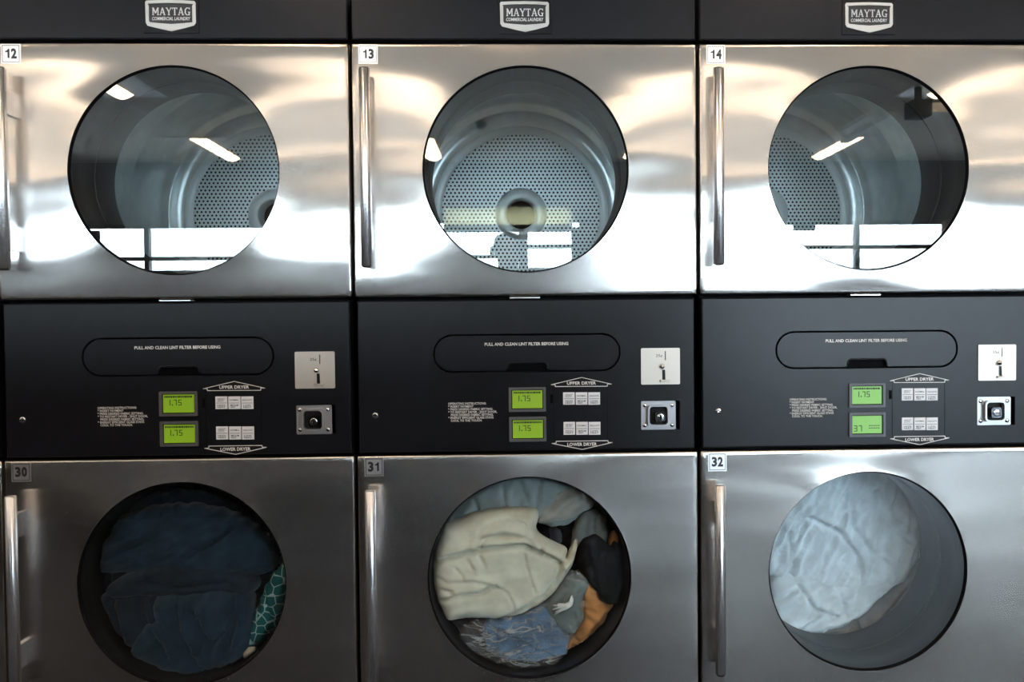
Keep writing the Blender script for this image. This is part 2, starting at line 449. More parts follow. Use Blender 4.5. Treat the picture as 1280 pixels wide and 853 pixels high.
def seven(name, s, x0, z0, h, parent, y, m):
    """seven-segment digits"""
    SEG = {'1':'bc','7':'abc','5':'afgcd','3':'abgcd','.':'.'}
    mb = MB(); w = h*.55; t = h*.13; x = x0
    for ch in s:
        if ch == ' ': x += w*.6; continue
        if ch == '.':
            mb.box(x,x+t*1.6,y-.0002,y,z0,z0+t*1.6); x += w*.55; continue
        for c in SEG[ch]:
            b = {'a':(0,w,h-t,h),'d':(0,w,0,t),'g':(0,w,h/2-t/2,h/2+t/2),'f':(0,t,h/2,h),'e':(0,t,0,h/2),'b':(w-t,w,h/2,h),'c':(w-t,w,0,h/2)}[c]
            mb.box(x+b[0],x+b[1],y-.0002,y,z0+b[2],z0+b[3])
        x += w*1.45
    return mb.build(name, m, parent)

def strokes(mb, segs, y0, y1):
    for (x0,z0,x1,z1,w) in segs:
        dx,dz = x1-x0,z1-z0; l = math.hypot(dx,dz); nx,nz_ = -dz/l*w/2, dx/l*w/2
        mb.prism([(x0-nx,z0-nz_),(x1-nx,z1-nz_),(x1+nx,z1+nz_),(x0+nx,z0+nz_)], y0, y1)
def slab_word(parent, x0, x1, z0, z1, y, m):
    """M A Y T A G in slab-serif strokes"""
    mb = MB(); H = 1.0; n = 0
    G = {'M':(1.15,[(.15,0,.15,1,.17),(1.0,0,1.0,1,.20),(.18,1,.575,.25,.2),(.97,1,.575,.25,.16),(0,.05,.34,.05,.1),(.80,.05,1.2,.05,.1),(0,.95,.25,.95,.1),(.95,.95,1.2,.95,.1)]),
         'A':(1.0,[(.12,0,.5,1,.12),(.88,0,.5,1,.2),(.25,.32,.75,.32,.1),(-.02,.05,.32,.05,.1),(.64,.05,1.04,.05,.1)]),
         'Y':(.95,[(.1,1,.5,.45,.2),(.9,1,.5,.45,.13),(.5,0,.5,.5,.2),(.3,.05,.7,.05,.1),(-.05,.95,.3,.95,.1),(.7,.95,1.02,.95,.1)]),
         'T':(.9,[(.45,0,.45,1,.2),(0,.94,.9,.94,.13),(.05,.75,.05,1,.1),(.85,.75,.85,1,.1),(.25,.05,.65,.05,.1)]),
         'G':(1.0,[(.9,.80,.72,.95,.12),(.75,.95,.4,.97,.12),(.42,.97,.17,.75,.18),(.15,.78,.13,.25,.2),(.15,.28,.4,.03,.18),(.38,.05,.8,.06,.12),(.82,.0,.82,.42,.2),(.6,.42,1.0,.42,.1),(.9,.72,.9,1.0,.08)])}
    tot = sum(G[c][0]+.12 for c in 'MAYTAG')-.12
    k = (x1-x0)/tot; x = 0; hz = z1-z0
    for ch in 'MAYTAG':
        w,sg = G[ch]
        strokes(mb, [(x0+(x+a)*k, z0+b_*hz, x0+(x+c)*k, z0+d_*hz, t*k) for a,b_,c,d_,t in sg], y-.0006, y)
        x += w+.12
    return mb.build('badge_word', m, parent)

def number(s_, x, z, h, parent, ys):
    """bold two-figure number; the 1 is drawn without a foot"""
    for i,ch in enumerate(s_):
        cx = x+(-.0072 if i == 0 else .0072)
        if ch == '1':
            w = h*.20; l = cx+.0002
            MB().prism([(l,z-h/2),(l+w,z-h/2),(l+w,z+h/2),(l+w*.3,z+h/2),(l-w*.2,z+h*.34),(l-w*1.2,z+h*.27),(l-w*1.2,z+h*.14),(l,z+h*.16)],ys-.0010,ys-.0004).build('sticker_number', BLKINK, parent)
        else:
            text('sticker_number', ch, cx, z, h, BLKINK, parent, ys-.0009, h*.62, .045)
def px(u,v): return pix(u,v,0)
INSTR = "OPERATING INSTRUCTIONS:\n* INSERT PAYMENT\n* PRESS DESIRED FABRIC SETTING.\n* TO RESTART DRYER - SHUT DOOR,\n   PRESS DESIRED FABRIC SETTING.\n* ENERGY EFFICIENT GLASS STAYS\n   COOL TO THE TOUCH."

def arrow_outline(parent, pts, name='direction_arrow', w=.0022, y=-.0006):
    mb = MB(); n = len(pts)
    strokes(mb, [(*pts[i], *pts[(i+1)%n], w) for i in range(n)], y-.0003, y)
    return mb.build(name, INK, parent)

def make_dryer(x, label, nums, lcds, lock_turn=0, seeds=(1,2), group='row of stacked dryers'):
    t = empty('stacked_dryer', (x,0,0), label, 'dryer', group)
    # cabinet
    c = MB(); c.box(-.398,-.394,.035,1.05,.02,1.94); c.box(.394,.398,.035,1.05,.02,1.94); c.box(-.394,.394,.035,1.05,1.936,1.94)
    c.box(-.394,.394,1.046,1.05,.02,1.94); c.box(-.394,.394,.035,1.05,.02,.024)
    c.box(-.394,.394,.036,.05,ZB-.012,ZB+.0); c.box(-.394,.394,.036,.05,ZL-.004,ZL+.010); c.box(-.394,.394,.036,.05,ZT-.002,ZT+.012)
    c.build('cabinet', GAP, t)
    MB().box(-.40,.40,.01,.05,.03,.208,.003).build('kick_panel', BLACK, t)
    for fx in (-.34,.34):
        MB().box(fx-.025,fx+.025,.1,.15,0,.02).build('foot', GAP, t)
    # header with badge
    MB().box(-.4005,.4005,.001,.05,1.7702,1.94,.003).build('header_panel', BLACK, t)
    (bx,bz0),(bx1,bz1) = px(625.2,40.5), px(686,2.2)
    bw, bc = bx1-bx, (bx+bx1)/2; bh = bz1-bz0
    MB().box(bc-.5*bw*1.11,bc+.5*bw*1.11,-.0012,.0015,bz0-.06*bh,bz1+.05*bh,.0008).build('badge_plate', BLACK, t)
    def B(q): return [(bx+(u-190)/880*bw, bz1-(v_-12)/528*bh) for u,v_ in q]
    outer = B([(190,48),(212,24),(400,16),(640,12),(860,17),(1046,26),(1070,52),(1070,395),(1040,440),(840,495),(640,540),(430,495),(225,445),(195,395)])[::-1]
    inner = B([(250,95),(228,76),(430,66),(640,62),(850,67),(1036,78),(1010,108),(1010,388),(840,405),(640,418),(430,405),(266,388),(250,360)])[::-1]
    bd = MB().plate([outer,inner],-.0040,-.0012).build('badge', SILVER, t)
    MB().prism(inner,-.0016,-.0012).build('badge_field', TUNNEL, bd)
    wp = B([(305,135),(970,265)])
    slab_word(bd, wp[0][0], wp[1][0], wp[1][1], wp[0][1], -.0017, INKW)
    lp = B([(300,295),(970,350)])
    text('badge_line', 'COMMERCIAL LAUNDRY', (lp[0][0]+lp[1][0])/2, (lp[0][1]+lp[1][1])/2, lp[0][1]-lp[1][1], INKW, bd, -.0022, lp[1][0]-lp[0][0], .02, shear=.15)
    # doors
    for up in (0,1):
        zc = ZC1 if up else ZC2; z1 = ZT if up else ZL; z0 = ZB if up else ZL-(ZT-ZB)
        dr, dsp = sheet_door('door', zc, z0, z1, seeds[0 if up else 1], t)
        MB().ring([(R*1.0005,-.0030),(R*.996,-.0032),(R*.994,.002),(R*.985,.0030),(R*.985,.006)],128,0,zc).build('window_gasket', GAP, dr, True)
        MB().disc(R*.992,.0045,0,zc,128).build('window_glass', GLASS, dr)
        MB().ring([(R*.990,.006),(R*.985,.055),(R*.995,.06),(R*.985,.122),(R*.985,.126),(R*1.02,.128)],128,0,zc).build('door_tunnel', TUNNEL, dr, True)
        MB().ring([(.248,.131),(R*.99,.131),(R*.985,.134),(R*.985,.238),(.2385,.243),(.249,.246)],128,0,zc).build('bulkhead_ring', BULK, t, True)
        drum(t, zc)
        # handle: vertical rod on two flat standoffs
        hx = -.366; hz0, hz1 = (1.2425,1.694) if up else (.2835,.7300)
        hy = -.042; r = .0128
        h = MB().tube([(hx,hy,hz0),(hx,hy,hz0+.003),(hx,hy,hz1-.003),(hx,hy,hz1)],[r*.8,r,r,r*.8],20).build('handle', ROD, dr, True, True)
        MB().tube([(hx,hy,hz0-.002),(hx,hy,hz0+.004)],r*.72,16).build('handle_cap', GAP, dr)
        for sz in (hz0+.072,hz1-.072):
            MB().box(hx-.006,hx+.006,hy,.002,sz-.028,sz+.028).build('handle_standoff', ROD, dr, False, True)
        # number sticker
        if nums:
            sx,sz,sw = -.3625, z1-.0255, .0222
            ys = min(dsp(sx+a*sw,sz+c_*sw) for a in (-1,0,1) for c_ in (-1,0,1))-.0001
            MB().box(sx-sw,sx+sw,ys-.0004,.0035,sz-sw,sz+sw).build('number_sticker', STICK, dr)
            q = MB(); nd = 12; e = sw*.85
            for k in range(nd):
                a = -e+2*e*(k+.2)/nd; b2 = a+2*e/nd*.6
                for s_ in (-1,1):
                    q.box(sx+a,sx+b2,ys-.0007,ys-.0004,sz+s_*e-.0010,sz+s_*e+.0010); q.box(sx+s_*e-.0010,sx+s_*e+.0010,ys-.0007,ys-.0004,sz+a,sz+b2)
            q.build('sticker_border', BLKINK, dr)
            number(nums[0 if up else 1], sx, sz+.0005, .0205, dr, ys)
    # latch tab under the upper door
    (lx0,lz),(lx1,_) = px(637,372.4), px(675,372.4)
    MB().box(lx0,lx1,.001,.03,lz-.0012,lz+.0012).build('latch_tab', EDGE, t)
    # control panel with openings for the lint drawer and the coin lock
    cz0, cz1 = ZL+.0072, ZB-.0085
    a,b_ = px(540.8,418.4), px(776.3,464.4)
    lx0,lx1,lz1,lz0 = a[0],b_[0],a[1],b_[1]; lr = (lz1-lz0)/2-.0005
    k0,k1 = px(801.6,501.7), px(850.2,537.6)
    hole_lint = rrect(lx0,lx1,lz0,lz1,lr,10); hole_lock = rrect(k0[0],k1[0],k1[1],k0[1],.003,3)
    cb = .003
    cp_ = MB().plate([[(-.3975+cb,cz0+cb),(.3955-cb,cz0+cb),(.3955-cb,cz1-cb),(-.3975+cb,cz1-cb)],hole_lint,hole_lock],.004,.036)
    # chamfer strip round the panel
    n = len(cp_.v); o4 = [(-.3975,cz0),(.3955,cz0),(.3955,cz1),(-.3975,cz1)]; i4 = [(-.3975+cb,cz0+cb),(.3955-cb,cz0+cb),(.3955-cb,cz1-cb),(-.3975+cb,cz1-cb)]
    cp_.v += [(p[0],.004,p[1]) for p in i4]+[(p[0],.004+cb,p[1]) for p in o4]+[(p[0],.036,p[1]) for p in o4]
    for k in range(4):
        k2 = (k+1)%4; cp_.f += [(n+k,n+4+k,n+4+k2,n+k2),(n+4+k,n+8+k,n+8+k2,n+4+k2)]
    cp = cp_.build('control_panel', BLACK, t)
    YP = .0036     # print plane
    MB().box(lx0-.01,lx1+.01,.028,.034,lz0-.01,lz1+.01).build('lint_pocket', GAP, cp)
    MB().box(k0[0]-.004,k1[0]+.004,.028,.034,k1[1]-.004,k0[1]+.004).build('lock_pocket', GAP, cp)
    # lint drawer front with a notch for the fingers
    g = .0048
    n0,n1 = px(634.5,464.4), px(684.5,453.5)
    st = rrect(lx0+g,lx1-g,lz0+g,lz1-g,lr-g,12)
    zb_ = lz0+g; nr = .010; ax0,ax1,az = n0[0],n1[0],n1[1]
    notch = [(ax0-.004,zb_),(ax0,zb_+.004)]+[(ax0+nr-nr*math.cos(w),az-nr+nr*math.sin(w)) for w in [PI/2*i/5 for i in range(6)]]+[(ax1-nr+nr*math.sin(w),az-nr+nr*math.cos(w)) for w in [PI/2*i/5 for i in range(6)]]+[(ax1,zb_+.004),(ax1+.004,zb_)]
    # insert the notch into the bottom straight run (from the left arc end to the right arc start)
    # rrect starts at the bottom-right arc; the last point is the end of the bottom-left arc
    st2 = st + notch
    ld = MB().plate([st2],.0045,.026).build('lint_drawer', BLACK, t)
    lip = [(p[0],.0040,p[1]) for p in notch[1:-1]]
    MB().tube(lip,.0022,8).build('finger_lip', BLACK, ld, True)
    MB().box(ax0,ax1,.016,.026,zb_,az).build('finger_recess', GAP, ld)
    c_ = px(658.2,430.2); w0,w1 = px(605.8,430), px(710.6,430)
    text('lint_lettering', 'PULL AND CLEAN LINT FILTER BEFORE USING', c_[0], c_[1], .0068, INK, ld, .0041, w1[0]-w0[0], .028)
    # instructions
    q0,q1 = px(560,503.8), px(621.5,536.8)
    text('instruction_lettering', INSTR, q0[0], q0[1], .0050, INK, cp, YP, q1[0]-q0[0], .014, 'LEFT', line=.92)
    # screw
    s0 = px(468.7,519.6)
    sc = MB().ring([(.0075,.004),(.007,.0015),(.004,.0005),(.001,.001)],20,*s0).build('panel_screw', CHROME, t, True)
    MB().box(s0[0]-.005,s0[0]+.005,.0002,.0008,s0[1]-.0008,s0[1]+.0008).build('screw_slot', GAP, sc)
    # displays
    for i,(v0,v1,w0_,w1_,d0) in enumerate(((484.8,514.7,488.7,510.5,0),(521.7,552,526,547.8,.6))):
        f0,f1 = px(635.7+d0,v0), px(682.5+d0,v1); e0,e1 = px(640.3+d0,w0_), px(678.2+d0,w1_)
        fr = MB().plate([rrect(f0[0],f1[0],f1[1],f0[1],.002,2), rrect(e0[0]-.002,e1[0]+.002,e1[1]-.002,e0[1]+.002,.001,2)],-.001,.005).build('display', FRAME, t)
        MB().box(f0[0]+.002,f1[0]-.002,.0035,.0045,f1[1]+.002,f0[1]-.002).build('display_surround', GAP, fr)
        MB().box(e0[0],e1[0],.0026,.0035,e1[1],e0[1]).build('screen', lcds[i][1], fr)
        hh = e0[1]-e1[1]; ww = e1[0]-e0[0]; zs = .0024
        rb = MB(); rnd = random.Random(3+i)
        xx = e0[0]+ww*.04
        while xx < e1[0]-ww*.06:
            l = ww*rnd.uniform(.03,.09); rb.box(xx,min(xx+l,e1[0]-ww*.03),zs-.0002,zs,e0[1]-hh*.17,e0[1]-hh*.07); xx += l+ww*.012
        if lcds[i][0] == '1.75':
            rb.build('status_row', LCDINK, fr)
            seven('digits', '1.75', e0[0]+ww*.13, e1[1]+hh*.40, hh*.32, fr, zs, LCDINK)
        else:
            rb = MB()
            for zz in (.42,.28): 
                for k in range(5): rb.box(e0[0]+ww*(.56+.075*k),e0[0]+ww*(.56+.075*k+.055),zs-.0002,zs,e1[1]+hh*zz,e1[1]+hh*(zz+.05))
            rb.build('status_row', LCDINK, fr)
            seven('digits', '37', e0[0]+ww*.05, e1[1]+hh*.12, hh*.34, fr, zs, LCDINK)
    a,b_ = px(687.7,493.5), px(691.3,504.5)
    MB().box(a[0],b_[0],.0030,.0039,b_[1],a[1]).build('sensor_slot', GAP, cp)
    # membrane panel outline
    a,b_ = px(692,483.2), px(759.8,553.5)
    ol = MB(); strokes(ol,[(a[0],a[1],a[0],b_[1],.0007),(b_[0],a[1],b_[0],b_[1],.0007)],.0034,.0039); ol.build('membrane_edge', GAP, cp)
    # arrows
    up_ = [px(*p) for p in ((727.1,472.2),(764.6,480.6),(759.3,480.4),(759.4,483.2),(694.2,483.6),(694.1,481.2),(688.8,481.4))]
    dn_ = [px(*p) for p in ((728,562.4),(765.8,553.6),(760.4,553.6),(760.2,551.4),(695.2,552.2),(695.3,554.6),(689.8,554.8))]
    au = arrow_outline(t, up_, 'upper_arrow', .0016, YP); ad = arrow_outline(t, dn_, 'lower_arrow', .0016, YP)
    z_ = px(727,479.3); text('arrow_lettering', 'UPPER DRYER', z_[0], z_[1], .0072, INK, au, YP-.0002, px(745.2,479)[0]-px(708.8,479)[0], .028)
    z_ = px(727.8,555.9); text('arrow_lettering', 'LOWER DRYER', z_[0], z_[1], .0072, INK, ad, YP-.0002, px(746,555)[0]-px(709,555)[0], .028)
    # buttons
    for v0,v1,dx in ((490.9,506.3,0),(528,543.9,.5)):
        for (u0,u1),s_ in zip(((703.9,718.6),(719.7,734.5),(735.4,750.3)), ('HEAVY\nDUTY','NORMAL','DELICATE')):
            a,b_ = px(u0+dx,v0), px(u1+dx,v1)
            bt = MB().box(a[0],b_[0],.0022,.0045,b_[1],a[1],.0006).build('button', BUTTON, t)
            w = b_[0]-a[0]; h = a[1]-b_[1]; xc = (a[0]+b_[0])/2
            text('button_top_lettering', s_, xc, b_[1]+h*.72, .0038, BLKINK, bt, .0019, w*.78 if s_ != 'HEAVY\nDUTY' else w*.62, .004, line=.8)
            text('button_lettering', {'H':'HIGH\nHEAT','N':'MEDIUM\nHEAT','D':'LOW\nHEAT'}[s_[0]], xc, b_[1]+h*.23, .0038, BLKINK, bt, .0019, w*.66, .012, line=.8)
            MB().box(a[0]+w*.08,b_[0]-w*.08,.0018,.0022,b_[1]+h*.47,b_[1]+h*.50).build('button_rule', BLKINK, bt)
    # coin plate
    a,b_ = px(801.3,435.6), px(850.2,480.6)
    slotc = px(831.9,444.8); pl_hole = [px(u,v) for u,v in ((831.3,450.6),(832.5,450.6),(832.5,439),(831.3,439))]
    sl2 = [px(u,v) for u,v in ((828,475),(832,475),(831.6,462.5),(827.8,462.5))]
    cpl = MB().plate([rrect(a[0],b_[0],b_[1],a[1],.003,3), pl_hole, sl2],.0012,.0042).build('coin_plate', NICKEL, t, False, True)
    MB().box(pl_hole[0][0]-.004,pl_hole[1][0]+.004,.0041,.0046,sl2[0][1]-.004,pl_hole[2][1]+.004).build('slot_backing', GAP, cpl)
    q = px(827.7,458.4); MB().ring([(.0062,.0012),(.0062,-.003),(.004,-.0058),(.0008,-.0065)],24,*q).build('reject_button', CHROME, cpl, True)
    q0,q1 = px(825,477.4), px(837,475); MB().box(q0[0],q1[0],-.006,.0012,q0[1],q1[1],.0008).build('return_lip', NICKEL, cpl, False, True)
    q = px(824,445.3); text('coin_lettering', '25\u00a2', q[0], q[1], .0060, BLKINK, cpl, .0009, .0155, .006)
    # coin lock
    kw = k1[0]-k0[0]; kh = k0[1]-k1[1]; kc = (k0[0]+kw*.44, (k0[1]+k1[1])/2)
    br = MB().plate([rrect(k0[0]+.0008,k1[0]-kw*.10,k1[1]+.0008,k0[1]-.0008,.003,3), rrect(kc[0]-.022,kc[0]+.022,kc[1]-.022,kc[1]+.022,.008,5)],.0065,.010).build('coin_lock', LOCKPL, t)
    for sx in (k0[0]+kw*.10,k0[0]+kw*.80):
        for sz in (k1[1]+kh*.16,k1[1]+kh*.84):
            MB().ring([(.0052,.0075),(.0050,.005),(.003,.0036),(.0006,.0034)],16,sx,sz).build('rivet', CHROME, br, True)
    rr_o = rrect(kc[0]-.0255,kc[0]+.0255,kc[1]-.0255,kc[1]+.0255,.010,6); rr_i = rrect(kc[0]-.0215,kc[0]+.0215,kc[1]-.0215,kc[1]+.0215,.008,6)
    MB().plate([rr_o,rr_i],-.005,.008).build('lock_collar', LOCKPL, br)
    MB().box(kc[0]-.0215,kc[0]+.0215,.010,.012,kc[1]-.0215,kc[1]+.0215).build('lock_well', BACKING, br)
    lk = [(kc[0]+.004-.002*lock_turn, kc[1]-.003)]
    lc = lk[0]
    MB().prism(rrect(lc[0]-.0125,lc[0]+.0125,lc[1]-.0125,lc[1]+.0125,.006,5),-.007,.010).build('lock_body', mat_lock, br)
    MB().ring([(.0085,-.007),(.0085,-.009),(.0065,-.0095),(.0008,-.0095)],24,*lc).build('lock_cylinder', CHROME, br, True)
    ky = MB().box(-.0009,.0009,-.0100,-.0094,-.0045,.0045).build('key_slot', GAP, br); ky.location = (lc[0],0,lc[1]); ky.rotation_euler = (0,lock_turn*.9,0)
    return t
LOCKPL = mat('zinc_lock_plate', (.46,.47,.50), .32, .6)
mat_lock = mat('dark_chrome_lock', (.20,.21,.24), .15, 1)

make_dryer(-2*P, 'stacked dryer at the left edge, left of dryer 12, cut off by the frame', None, (('1.75',LCD),('1.75',LCD)), seeds=(5,6))
make_dryer(-P, 'stacked steel dryer numbered 12 above and 30 below, dark laundry in lower drum', ('12','30'), (('1.75',LCD),('1.75',LCD)), .35, (1,2))
make_dryer(0, 'stacked steel dryer numbered 13 above and 31 below, cream blanket in lower drum', ('13','31'), (('1.75',LCD),('1.75',LCD)), 0, (3,4))
make_dryer(P, 'stacked steel dryer numbered 14 above and 32 below, pale laundry in lower drum', ('14','32'), (('1.75',LCD2),('37',LCD2)), 1.6, (8,9))
make_dryer(2*P, 'stacked dryer beyond the right edge of the frame, right of dryer 14', None, (('1.75',LCD),('1.75',LCD)), seeds=(11,12))
#LAUNDRY#

# ---------------------------------------------------------------- laundry in the lower drums
def cloth_mat(name, base, rough=.9, weave=700, var=.12, sheen=.2):
    m = mat(name, base, rough, 0, .25)
    speckle(m, tuple(c*(1-var) for c in base), tuple(min(1,c*(1+var)) for c in base), 18, 5, .35, weave)
    m.node_tree.nodes['Principled BSDF'].inputs['Sheen Weight'].default_value = sheen
    return m
CREAM = cloth_mat('cream_blanket_cloth', (.72,.70,.59)); GREYSHEET = cloth_mat('blue_grey_sheet_cloth', (.30,.35,.36))
PALE = cloth_mat('pale_sheet_cloth', (.44,.43,.39)); BLK = cloth_mat('black_cloth', (.005,.005,.006), sheen=0); GREYC = cloth_mat('grey_cloth', (.19,.21,.205))
ORANGE = cloth_mat('orange_cloth', (.62,.27,.09)); SAGE = cloth_mat('sage_bundle_cloth', (.17,.21,.19)); DKPLUM = cloth_mat('dark_cloth', (.055,.05,.062))
NAVY = cloth_mat('navy_towel_cloth', (.012,.032,.056), .95, 260, .25, .12); NAVY2 = cloth_mat('dark_navy_towel_cloth', (.008,.018,.033), .95, 260, .25, .1)
WHITE = cloth_mat('white_cloth', (.62,.58,.50)); SKY = cloth_mat('pale_blue_sheet_cloth', (.76,.83,.90)); STONE = cloth_mat('stone_sheet_cloth', (.40,.40,.40))
DENIM = cloth_mat('denim', (.11,.21,.36), .9, 900, .35)
nt, N, L, b = nodes(DENIM)
TEAL = mat('teal_print_cloth', (.01,.12,.14), .85, 0, .3); nt, N, L, b = nodes(TEAL)
tc = N.new('ShaderNodeTexCoord'); mp = N.new('ShaderNodeMapping'); mp.inputs['Scale'].default_value = (1,0,1); L.new(tc.outputs['Object'], mp.inputs[0])
vo = N.new('ShaderNodeTexVoronoi'); vo.feature = 'DISTANCE_TO_EDGE'; vo.inputs['Scale'].default_value = 44; vo.inputs['Randomness'].default_value = .55
L.new(mp.outputs[0], vo.inputs['Vector'])
rp = N.new('ShaderNodeValToRGB'); rp.color_ramp.interpolation = 'LINEAR'; rp.color_ramp.elements[0].color = (.30,.45,.46,1); rp.color_ramp.elements[1].color = (.004,.10,.115,1)
rp.color_ramp.elements[0].position = .035; rp.color_ramp.elements[1].position = .06
L.new(vo.outputs['Distance'], rp.inputs[0]); L.new(rp.outputs[0], b.inputs['Base Color'])
FILMP = bpy.data.materials.new('clear_plastic_film'); FILMP.use_nodes = True
nt = FILMP.node_tree; N, L = nt.nodes, nt.links; N.clear()
out = N.new('ShaderNodeOutputMaterial'); mx = N.new('ShaderNodeMixShader'); tr = N.new('ShaderNodeBsdfTransparent'); tr.inputs[0].default_value = (.93,.94,.95,1)
pb = N.new('ShaderNodeBsdfPrincipled'); pb.inputs['Base Color'].default_value = (.75,.78,.80,1); pb.inputs['Roughness'].default_value = .25
tc = N.new('ShaderNodeTexCoord'); nz = N.new('ShaderNodeTexNoise'); nz.inputs['Scale'].default_value = 1; nz.inputs['Detail'].default_value = 2; nz.inputs['Distortion'].default_value = .5
mp = N.new('ShaderNodeMapping'); mp.inputs['Rotation'].default_value = (0,.55,0); mp.inputs['Scale'].default_value = (9,9,42); L.new(tc.outputs['Object'], mp.inputs[0]); L.new(mp.outputs[0], nz.inputs['Vector'])
rp = N.new('ShaderNodeValToRGB'); rp.color_ramp.elements[0].color = (.05,.05,.05,1); rp.color_ramp.elements[1].color = (.05,.05,.05,1)
e = rp.color_ramp.elements.new(.50); e.color = (.40,.40,.40,1); rp.color_ramp.elements[0].position = .47; rp.color_ramp.elements[2].position = .53
L.new(nz.outputs[0], rp.inputs[0]); L.new(rp.outputs[0], mx.inputs[0]); L.new(tr.outputs[0], mx.inputs[1]); L.new(pb.outputs[0], mx.inputs[2]); L.new(mx.outputs[0], out.inputs[0])

def seg_dist(Pt, poly, closed=True):
    Q = np.array(poly); n = len(Q); best = np.full(len(Pt), 1e9); sgn = np.zeros(len(Pt))
    for i in range(n if closed else n-1):
        a = Q[i]; c = Q[(i+1)%n]-a; l2 = c@c
        t = np.clip(((Pt-a)@c)/l2, 0, 1); dv = Pt-(a+t[:,None]*c); dd = np.hypot(dv[:,0],dv[:,1])
        cr = c[0]*dv[:,1]-c[1]*dv[:,0]
        up = dd < best; best = np.where(up,dd,best); sgn = np.where(up,np.sign(cr),sgn)
    return best, sgn
def inside(Pt, poly):
    Q = np.array(poly); r = np.zeros(len(Pt),bool); n = len(Q)
    for i in range(n):
        a,b_ = Q[i],Q[(i+1)%n]
        c = ((a[1] > Pt[:,1]) != (b_[1] > Pt[:,1])) & (Pt[:,0] < (b_[0]-a[0])*(Pt[:,1]-a[1])/(b_[1]-a[1]+1e-12)+a[0])
        r ^= c
    return r
def smooth_loop(p, it=2):
    for _ in range(it):
        q = []
        for i in range(len(p)):
            a,b_ = p[i],p[(i+1)%len(p)]
            q += [(a[0]*.75+b_[0]*.25,a[1]*.75+b_[1]*.25),(a[0]*.25+b_[0]*.75,a[1]*.25+b_[1]*.75)]
        p = q
    return p
def cloth(name, label, cat, pxs, y0, thick, m, seed=0, roll=.03, creases=(), wr=.003, dirn=0.0, freq=(9,40), step=.0055, back=.010, group=None, sm=2, tuck='auto', jag=.006):
    """a soft bundle: outline on the plane y0, puffed towards the door, with folds and creases"""
    loop = [pix(u,v,y0) for u,v in pxs]
    loop = smooth_loop(loop, sm)
    if tuck == 'auto': tuck = TUCK
    if tuck is not None:      # keep the piece inside the round mouth of its dryer
        loop = [(tuck+(p[0]-tuck)*q, ZC2+(p[1]-ZC2)*q) for p in loop for q in (min(1,.2335/max(1e-6,math.hypot(p[0]-tuck,p[1]-ZC2))),)]
    A = np.array(loop)
    # resample boundary
    out_ = []
    for i in range(len(A)):
        a,b_ = A[i],A[(i+1)%len(A)]; k = max(1,int(np.hypot(*(b_-a))/step))
        out_ += [tuple(a+(b_-a)*j/k) for j in range(k)]
    if jag:
        out_ = [(x+jag*noise.noise(Vector((x*45,z*45,seed))),z+jag*noise.noise(Vector((x*45,z*45,seed+50)))) for x,z in out_]
    lo,hi = A.min(0),A.max(0)
    rng = np.random.RandomState(seed)
    gx,gz = np.meshgrid(np.arange(lo[0],hi[0],step),np.arange(lo[1],hi[1],step))
    G = np.stack([gx.ravel(),gz.ravel()],1)+rng.uniform(-.25,.25,(gx.size,2))*step
    ds,_ = seg_dist(G,out_); G = G[inside(G,out_)&(ds > step*.6)]
    pts = [Vector(p) for p in out_]+[Vector(p) for p in G]
    nb = len(out_)
    V,_,Fc,ov,_,_ = delaunay_2d_cdt(pts, [(i,(i+1)%nb) for i in range(nb)], [], 1, 1e-7)
    V = np.array([tuple(v) for v in V]); bd = np.array([any(q < nb for q in o) for o in ov])
    d,_ = seg_dist(V,out_); d[bd] = 0
    u = np.clip(d/roll,0,1); prof = np.sqrt(np.maximum(0,1-(1-u)**2))
    h = thick*prof
    ca,sa = math.cos(dirn),math.sin(dirn); sd = seed*11.7
    for i,(x,z) in enumerate(V):
        a,b_ = x*ca+z*sa, -x*sa+z*ca
        n1 = noise.noise(Vector((a*freq[0],b_*freq[1],sd))); n2 = noise.noise(Vector((a*freq[0]*2.1+5,b_*freq[1]*1.7,sd+4)))
        n3 = noise.noise(Vector((a*6,b_*6,sd+9)))
        h[i] += prof[i]*(wr*(1-2.2*abs(n1))+wr*.5*(1-2*abs(n2))+wr*1.6*n3)
    for cpts,w,dep,lift in creases:
        cl = [pix(*c,y0) for c in cpts]; dd,sg = seg_dist(V,cl,False)
        h -= prof*dep*np.exp(-(dd/w)**2)
        s_ = dd*sg
        h += prof*lift*np.exp(-((s_-w*2.2)/(w*2))**2)
    n = len(V); idx = np.arange(n); bk_ = idx.copy(); bi = np.where(~bd)[0]; bk_[bi] = n+np.arange(len(bi))
    verts = [(V[i,0],y0-h[i],V[i,1]) for i in range(n)]+[(V[i,0],y0+back*prof[i],V[i,1]) for i in bi]
    faces = []
    for f in Fc:
        q = [V[k] for k in f]; ar = sum(q[k][0]*q[(k+1)%len(q)][1]-q[(k+1)%len(q)][0]*q[k][1] for k in range(len(q)))
        ff = tuple(f) if ar > 0 else tuple(f)[::-1]
        faces.append(ff); faces.append(tuple(int(bk_[k]) for k in ff[::-1]))
    o = obj(name, verts, faces, m, None, True)
    # origin at the base of the piece
    c = Vector((float(V[:,0].mean()), y0, float(V[:,1].min()))); o.data.transform(Matrix.Translation(-c)); o.location = c
    if label: tag(o, label, cat, group)
    return o

TUCK = 0.0
